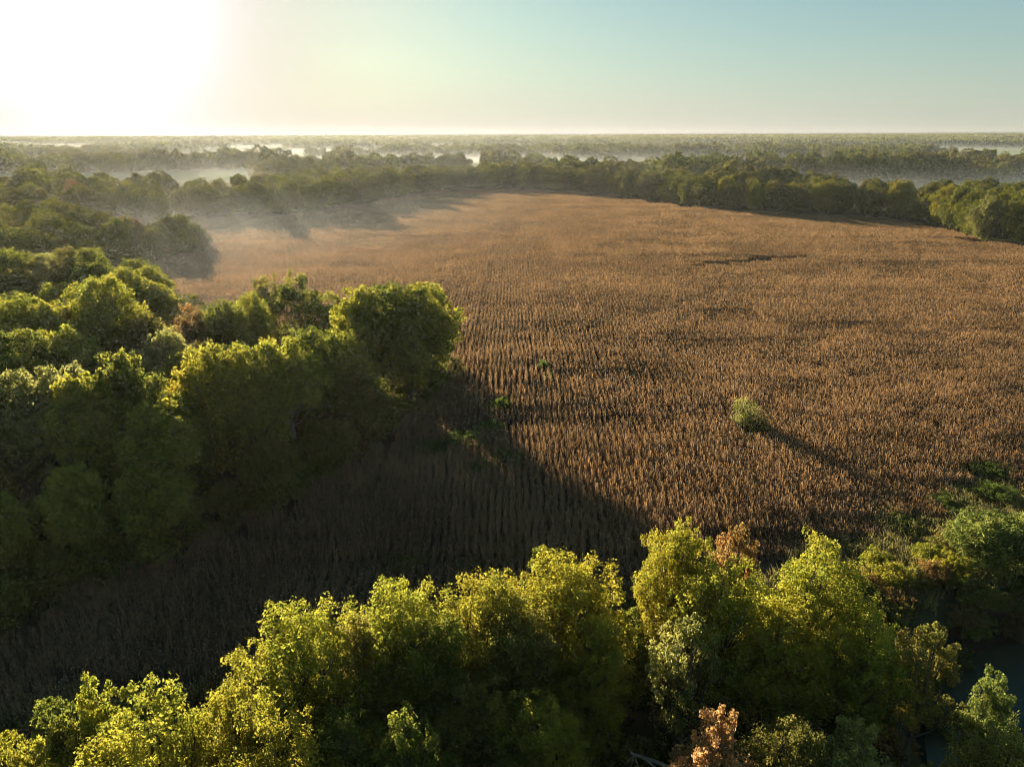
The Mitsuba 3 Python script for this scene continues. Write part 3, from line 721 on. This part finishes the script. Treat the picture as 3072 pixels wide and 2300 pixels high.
for i in range(3):
    V, F, UV = grass_patch(180 + i, 3.4, 420, [0.9, 1.2, 0.7][i])
    scene[f'group_grass_{i}'] = {'type': 'shapegroup', 'blades': mikit.ply((V, F), 'grass_dry', uv=UV)}
verge = FIELD.buffer(3.2).difference(FIELD.buffer(-0.8)).union(Polygon([(26, 50), (27, 57), (36, 62), (60, 71), (70, 70), (60, 58), (45, 55), (33, 51)]))
for (a, b), r in GAPS:
    verge = verge.union(Point(a, b).buffer(r + 0.6))
n_grass = 0
for cy in np.arange(34, 240, 2.6):
    for cx in np.arange(-125, 75, 2.6):
        if abs(cx) < 0.8 * (cy + 20) and contains_xy(verge, cx, cy) and CREEK.distance(Point(cx, cy)) > 6.8:
            n_grass += 1
            scene[f'verge_grass__{n_grass:04d}'] = {'type': 'instance', 'group': {'type': 'ref', 'id': f'group_grass_{n_grass % 3}'}, 'to_world': T().translate([cx + crng.uniform(-0.8, 0.8), cy + crng.uniform(-0.8, 0.8), h1(cx, cy)]).rotate([0, 0, 1], float(crng.uniform(0, 360)))}
labels['verge_grass'] = {'kind': 'stuff', 'label': 'rough weedy grass along the edges of the corn and the bank'}
labels['corn_crop'] = {'kind': 'stuff', 'label': 'dry brown corn crop standing over the whole field'}

# ------------------------------------------------------------------ distant woodland
def wood_patch(seed, n, radius, leaves, leaf, hgt, R):
    rng = np.random.default_rng(seed)
    V, F, UV, at = [], [], [], 0
    for i in range(n):
        rr, a = radius * math.sqrt(rng.random()), rng.uniform(0, 2 * np.pi)
        c = np.array([rr * math.cos(a), rr * math.sin(a), 0])
        q = rng.uniform(0.55, 1.25)
        hh, r = hgt * q * rng.uniform(0.85, 1.1), R * q ** 0.7 * rng.uniform(0.75, 1.2)
        d = unit(rng.normal(0, 1, (leaves, 3)) + [0, 0, 0.35])
        d[:, 2] = np.where(d[:, 2] < 0, d[:, 2] * 1.6, d[:, 2])
        bump = 0.7 + 0.55 * meshkit.noise(d * 2.6 + i * 7.1, seed)
        pos = c + d * [r, r, hh * 0.45] * bump[:, None]
        pos[:, 2] = np.maximum(pos[:, 2] + hh * 0.55, 0.5)
        u = np.clip(rng.normal(0.5, 0.2, leaves), 0, 1)
        v = np.clip(rng.uniform(0, 0.5) + rng.normal(0, 0.1, leaves), 0, 1)
        a_, b_, c_ = leaf_cards(pos, d, leaf, rng, u, v, 0.8)
        V.append(a_), F.append(b_ + at), UV.append(c_)
        at += len(a_)
    return np.vstack(V), np.vstack(F), np.vstack(UV)


dist = {}
for i in range(4):
    for kind, args in dict(copse=(9, 17, 320, 1.9, 14.5, 6.0), grove=(9, 17, 120, 3.0, 14.5, 6.0), forest=(60, 62, 28, 7.0, 13.5, 7.0), belt=(110, 190, 12, 14.0, 14.0, 12.0)).items():
        V, F, UV = wood_patch(200 + i * 7 + len(kind), *args)
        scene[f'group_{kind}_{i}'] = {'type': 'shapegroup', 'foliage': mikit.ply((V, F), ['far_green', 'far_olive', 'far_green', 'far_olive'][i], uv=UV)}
drng = np.random.default_rng(23)
n_wood = 0


CLEARINGS = [(1150, 1540, 620, 390), (740, 1075, 95, 120), (-395, 1560, 110, 230), (310, 515, 220, 92), (-130, 1090, 250, 230), (30, 760, 120, 90), (560, 830, 150, 90), (260, 960, 240, 250), (740, 1010, 170, 220)]
BELTS = [455, 560, 690, 850, 1060, 1330, 1700, 2150, 2750, 3500, 4500, 5800, 7500, 9600, 12300]


def woodedness(x, y):
    """Woods of the plain, above 0.5 wooded: tree belts and hedgerows between long open fields, and one broad wood to the east."""
    x, y = np.asarray(x, float), np.asarray(y, float)
    w = np.zeros(x.shape)
    for i, D in enumerate(BELTS):
        q = np.stack([x / (0.45 * D), x * 0 + 7.3 * i, x * 0], -1)
        yc = D * (1 + 0.16 * (meshkit.fbm(q, 3, 41) - 0.5))
        th = (14 + 0.022 * D) * (0.5 + 1.3 * meshkit.noise(q * 2.7, 43))
        gap = meshkit.fbm(q * 1.9 + [0, 3.1, 0], 3, 47) + 0.10 * np.clip(x / (0.5 * y + 1), -0.4, 1)
        w = np.maximum(w, np.where((np.abs(y - yc) < th) & (gap > 0.43), 0.8, 0))
    east = meshkit.fbm(np.stack([x / 300.0, y / 150.0, x * 0 + 0.5], -1), 3, 31) + 0.45 * np.clip(x / (0.5 * y + 1) + 0.12, -0.5, 0.35) - 0.30 * np.clip((y - 1250) / 400, 0, 1)
    w = np.maximum(w, np.where(east > 0.5, east, 0))
    for fx, fy, rx, ry in CLEARINGS:
        w = np.where(((x - fx) / rx) ** 2 + ((y - fy) / ry) ** 2 < 1, 0, w)
    return w


GLADES = [((-110, 500), 70), ((-60, 640), 90), ((40, 680), 80), ((230, 430), 75), ((-500, 1017), 60), ((-268, 600), 50), ((-447, 660), 40), ((320, 420), 60), ((160, 480), 60), ((-180, 470), 45), ((300, 480), 80), ((420, 530), 90), ((200, 470), 60)]
for x0, x1, ya, yb, st, kind in [(-800, 800, 390, 850, 25, 'copse'), (-1500, 1500, 850, 1500, 26, 'grove'), (-4200, 4200, 1500, 4200, 60, 'forest'), (-11500, 11500, 4200, 13600, 150, 'belt')]:
    PX, PY = [a.ravel() for a in np.meshgrid(np.arange(x0, x1, st), np.arange(ya, yb, st))]
    PX, PY = PX + drng.uniform(-0.45, 0.45, len(PX)) * st, PY + drng.uniform(-0.45, 0.45, len(PY)) * st
    ok = (np.abs(PX) < 0.80 * PY + 60) & (woodedness(PX, PY) > 0.5)
    PX, PY = PX[ok], PY[ok]
    PZ = height(PX, PY)
    for x, y, z in zip(PX, PY, PZ):
        if kind in ('copse', 'grove') and (x < -140 and 330 < y < 460 and x > -270 or FIELD.distance(Point(x, y)) < 24 or front.distance(Point(x, y)) < 12 and not FARWOOD.contains(Point(x, y)) or front.distance(Point(x, y)) < 6 or any(math.hypot(x - a, y - b) < r for (a, b), r in GLADES)):
            continue
        n_wood += 1
        sc = drng.uniform(0.85, 1.2)
        scene[f'distant_woodland__{n_wood:04d}'] = {'type': 'instance', 'group': {'type': 'ref', 'id': f'group_{kind}_{int(drng.integers(4))}'},
                                                    'to_world': T().translate([x, y, z - 0.5]).scale([sc, sc * dict(copse=1.0, grove=1.0, forest=0.5, belt=0.4)[kind], sc * drng.uniform(0.8, 1.2)]).rotate([0, 0, 1], float(drng.uniform(0, 360)) if kind in ('copse', 'grove') else 180.0 * int(drng.integers(2)))}
# the deep part of the far wood behind its front ranks
deep = FARWOOD.difference(front.buffer(3))
for x, y in scatter(deep, 12.5, np.random.default_rng(4), 9000):
    n_wood += 1
    t = TEMPLATES[['far_round', 'far_wide', 'far_tall'][n_wood % 3]]
    tn = ['green', 'lime', 'olive'][int(drng.integers(3))]
    g = f'group_deep_{n_wood % 3}_{tn}'
    if g not in scene:
        scene[g] = {'type': 'shapegroup', 'foliage': {**t['crown'], 'bsdf': {'type': 'ref', 'id': 'far_' + tn}}}
    s = drng.uniform(0.9, 1.15)
    scene[f'distant_woodland__{n_wood:04d}'] = {'type': 'instance', 'group': {'type': 'ref', 'id': g}, 'to_world': T().translate([x, y, h1(x, y)]).rotate([0, 0, 1], float(drng.uniform(0, 360))).scale([s, s, s])}
labels['distant_woodland'] = {'kind': 'stuff', 'label': 'woods and hedgerows of the hazy plain behind the far treeline'}
# ------------------------------------------------------------------ buildings of the plain
def flat(name, rgb, rough=0.6):
    scene[name] = {'type': 'twosided', 'bsdf': {'type': 'roughplastic', 'diffuse_reflectance': {'type': 'rgb', 'value': rgb}, 'alpha': rough}}


flat('white_paint', [0.78, 0.77, 0.74]), flat('blue_metal', [0.42, 0.55, 0.60], 0.3), flat('grey_roof', [0.22, 0.21, 0.20]), flat('dark_glass', [0.03, 0.035, 0.04], 0.1), flat('tank_steel', [0.50, 0.50, 0.48], 0.4)


def place(mesh, x, y, rot):
    V = np.array(mesh.vertices) if hasattr(mesh, 'vertices') else mesh[0]
    F = np.array(mesh.faces) if hasattr(mesh, 'faces') else mesh[1]
    c, s_ = math.cos(rot), math.sin(rot)
    return V @ np.array([[c, s_, 0], [-s_, c, 0], [0, 0, 1]]) + [x, y, h1(x, y)], F


def block(cx, cy, cz, sx, sy, sz):
    b = trimesh.creation.box((sx, sy, sz))
    b.apply_translation((cx, cy, cz))
    return b


def gable(L, W, eave, ridge, over=0.5):
    prof = Polygon([(-W / 2 - over, eave - 0.15), (0, ridge), (W / 2 + over, eave - 0.15), (W / 2 + over, eave + 0.05), (0, ridge + 0.25), (-W / 2 - over, eave + 0.05)])
    m = trimesh.creation.extrude_polygon(prof, L + 2 * over, engine='earcut')
    V = np.array(m.vertices)
    m.vertices = np.stack([V[:, 2] - L / 2 - over, V[:, 0], V[:, 1]], 1)
    return m


def walls(L, W, eave, ridge):
    m = trimesh.creation.extrude_polygon(Polygon([(-W / 2, 0), (W / 2, 0), (W / 2, eave), (0, ridge), (-W / 2, eave)]), L, engine='earcut')
    V = np.array(m.vertices)
    m.vertices = np.stack([V[:, 2] - L / 2, V[:, 0], V[:, 1]], 1)
    return m


def house(name, x, y, rot, L, W, eave, ridge, wall_m, roof_m, label, cat):
    scene[f'{name}__wall'] = mikit.ply(place(walls(L, W, eave, ridge - 0.05), x, y, rot), wall_m)
    scene[f'{name}__roof'] = mikit.ply(place(gable(L, W, eave, ridge), x, y, rot), roof_m)
    scene[f'{name}__door'] = mikit.ply(place(block(0.4, -W / 2 - 0.03, 1.05, 1.1, 0.1, 2.1), x, y, rot), 'dark_glass')
    for i, wx in enumerate([-0.32, -0.16, 0.2, 0.36]):
        scene[f'{name}__window' + (f'_{i:03d}' if i else '')] = mikit.ply(place(block(wx * L, -W / 2 - 0.03, eave * 0.55, 1.2, 0.1, 1.3), x, y, rot), 'dark_glass')
    labels[name] = {'label': label, 'category': cat}


house('farm_house', 752, 1168, 0.5, 13, 8, 4.2, 7.4, 'white_paint', 'grey_roof', 'white farmhouse in a clearing of the woods at the far right', 'house')
house('metal_shed', -410, 1745, 0.12, 26, 12, 4.5, 7.0, 'white_paint', 'blue_metal', 'long shed with pale blue metal roof on the hazy plain', 'shed')
tx, ty = -1215.0, 4900.0
prof = np.array([[0.01, 33.0], [2.5, 33.3], [5.2, 35.2], [6.2, 38.0], [6.0, 41.5], [4.2, 43.6], [0.01, 45.0]])
scene['water_tower__tank'] = mikit.ply(place(trimesh.creation.revolve(prof, sections=24), tx, ty, 0), 'tank_steel', smooth=40)
scene['water_tower__riser'] = mikit.ply(place(tube([(0, 0, -1), (0, 0, 33.4)], [0.9, 0.9], 10), tx, ty, 0), 'tank_steel')
for i in range(4):
    a = math.pi / 4 + i * math.pi / 2
    scene['water_tower__leg' + (f'_{i:03d}' if i else '')] = mikit.ply(place(tube([(7.5 * math.cos(a), 7.5 * math.sin(a), -1), (4.9 * math.cos(a), 4.9 * math.sin(a), 36)], [0.45, 0.4], 6), tx, ty, 0), 'tank_steel')
labels['water_tower'] = {'label': 'distant water tower standing up against the horizon', 'category': 'water tower'}
print('corn patches', n_corn, 'wood patches', n_wood, 'trees', counts)

# ------------------------------------------------------------------ haze
X0, X1, Y0, Y1, Z0, Z1 = -FAR - 50, FAR + 50, -1100.0, FAR + 50, -12.0, 50.0
hx, hy, hz = 700, 380, 16
vx = X0 + (np.arange(hx) + 0.5) / hx * (X1 - X0)
vy = Y0 + (np.arange(hy) + 0.5) / hy * (Y1 - Y0)
vz = Z0 + (np.arange(hz) + 0.5) / hz * (Z1 - Z0)
MX, MY = np.meshgrid(vx, vy)
P = np.stack([MX, MY, MX * 0], -1)
wisp = np.clip(meshkit.fbm(P / [160.0, 90.0, 1.0], 4, 21) * 2.6 - 0.75, 0, 1.4)
plain = np.clip((MY - 390) / 160, 0, 1) * (0.25 + 0.75 * wisp)
side = np.clip(1.0 + MX / (np.abs(MY) + 50) * 0.8, 0.38, 1.5)
bay = 1.0 * np.exp(-((MX + 105) / 75) ** 2 - ((MY - 300) / 105) ** 2) + 0.35 * np.exp(-((MX + 90) / 60) ** 2 - ((MY - 150) / 60) ** 2)
thin = np.exp(-(np.hypot(MX, MY) / 3000.0) ** 2)
pools = np.exp(-((MX - 330) / 200) ** 2 - ((MY - 540) / 75) ** 2) + 0.25 * np.exp(-((MX + 130) / 230) ** 2 - ((MY - 1050) / 160) ** 2)
mist = (0.0008 * plain + 0.0020 * pools * (0.4 + 0.6 * wisp)) * side + 0.0016 * bay * (0.5 + 0.5 * wisp)
dens = np.zeros((hz, hy, hx), np.float32)
for i, z in enumerate(vz):
    dens[i] = 0.00005 * side * thin + mist * thin * math.exp(-(max(z, 0) / 8.5) ** 2)
scene['haze_air'] = {'type': 'heterogeneous', 'albedo': {'type': 'constvolume', 'value': {'type': 'rgb', 'value': [0.88, 0.95, 0.985]}}, 'phase': {'type': 'hg', 'g': 0.52},
                     'sigma_t': {'type': 'gridvolume', 'grid': mi.VolumeGrid(dens[..., None]), 'filter_type': 'trilinear', 'wrap_mode': 'clamp', 'to_world': T().translate([X0, Y0, Z0]).scale([X1 - X0, Y1 - Y0, Z1 - Z0])}}
scene['haze'] = {'type': 'cube', 'to_world': T().translate([(X0 + X1) / 2, (Y0 + Y1) / 2, (Z0 + Z1) / 2]).scale([(X1 - X0) / 2, (Y1 - Y0) / 2, (Z1 - Z0) / 2]),
                 'bsdf': {'type': 'null'}, 'interior': {'type': 'ref', 'id': 'haze_air'}}
labels['haze'] = {'kind': 'stuff', 'label': 'thin morning haze and ground mist over the plain'}
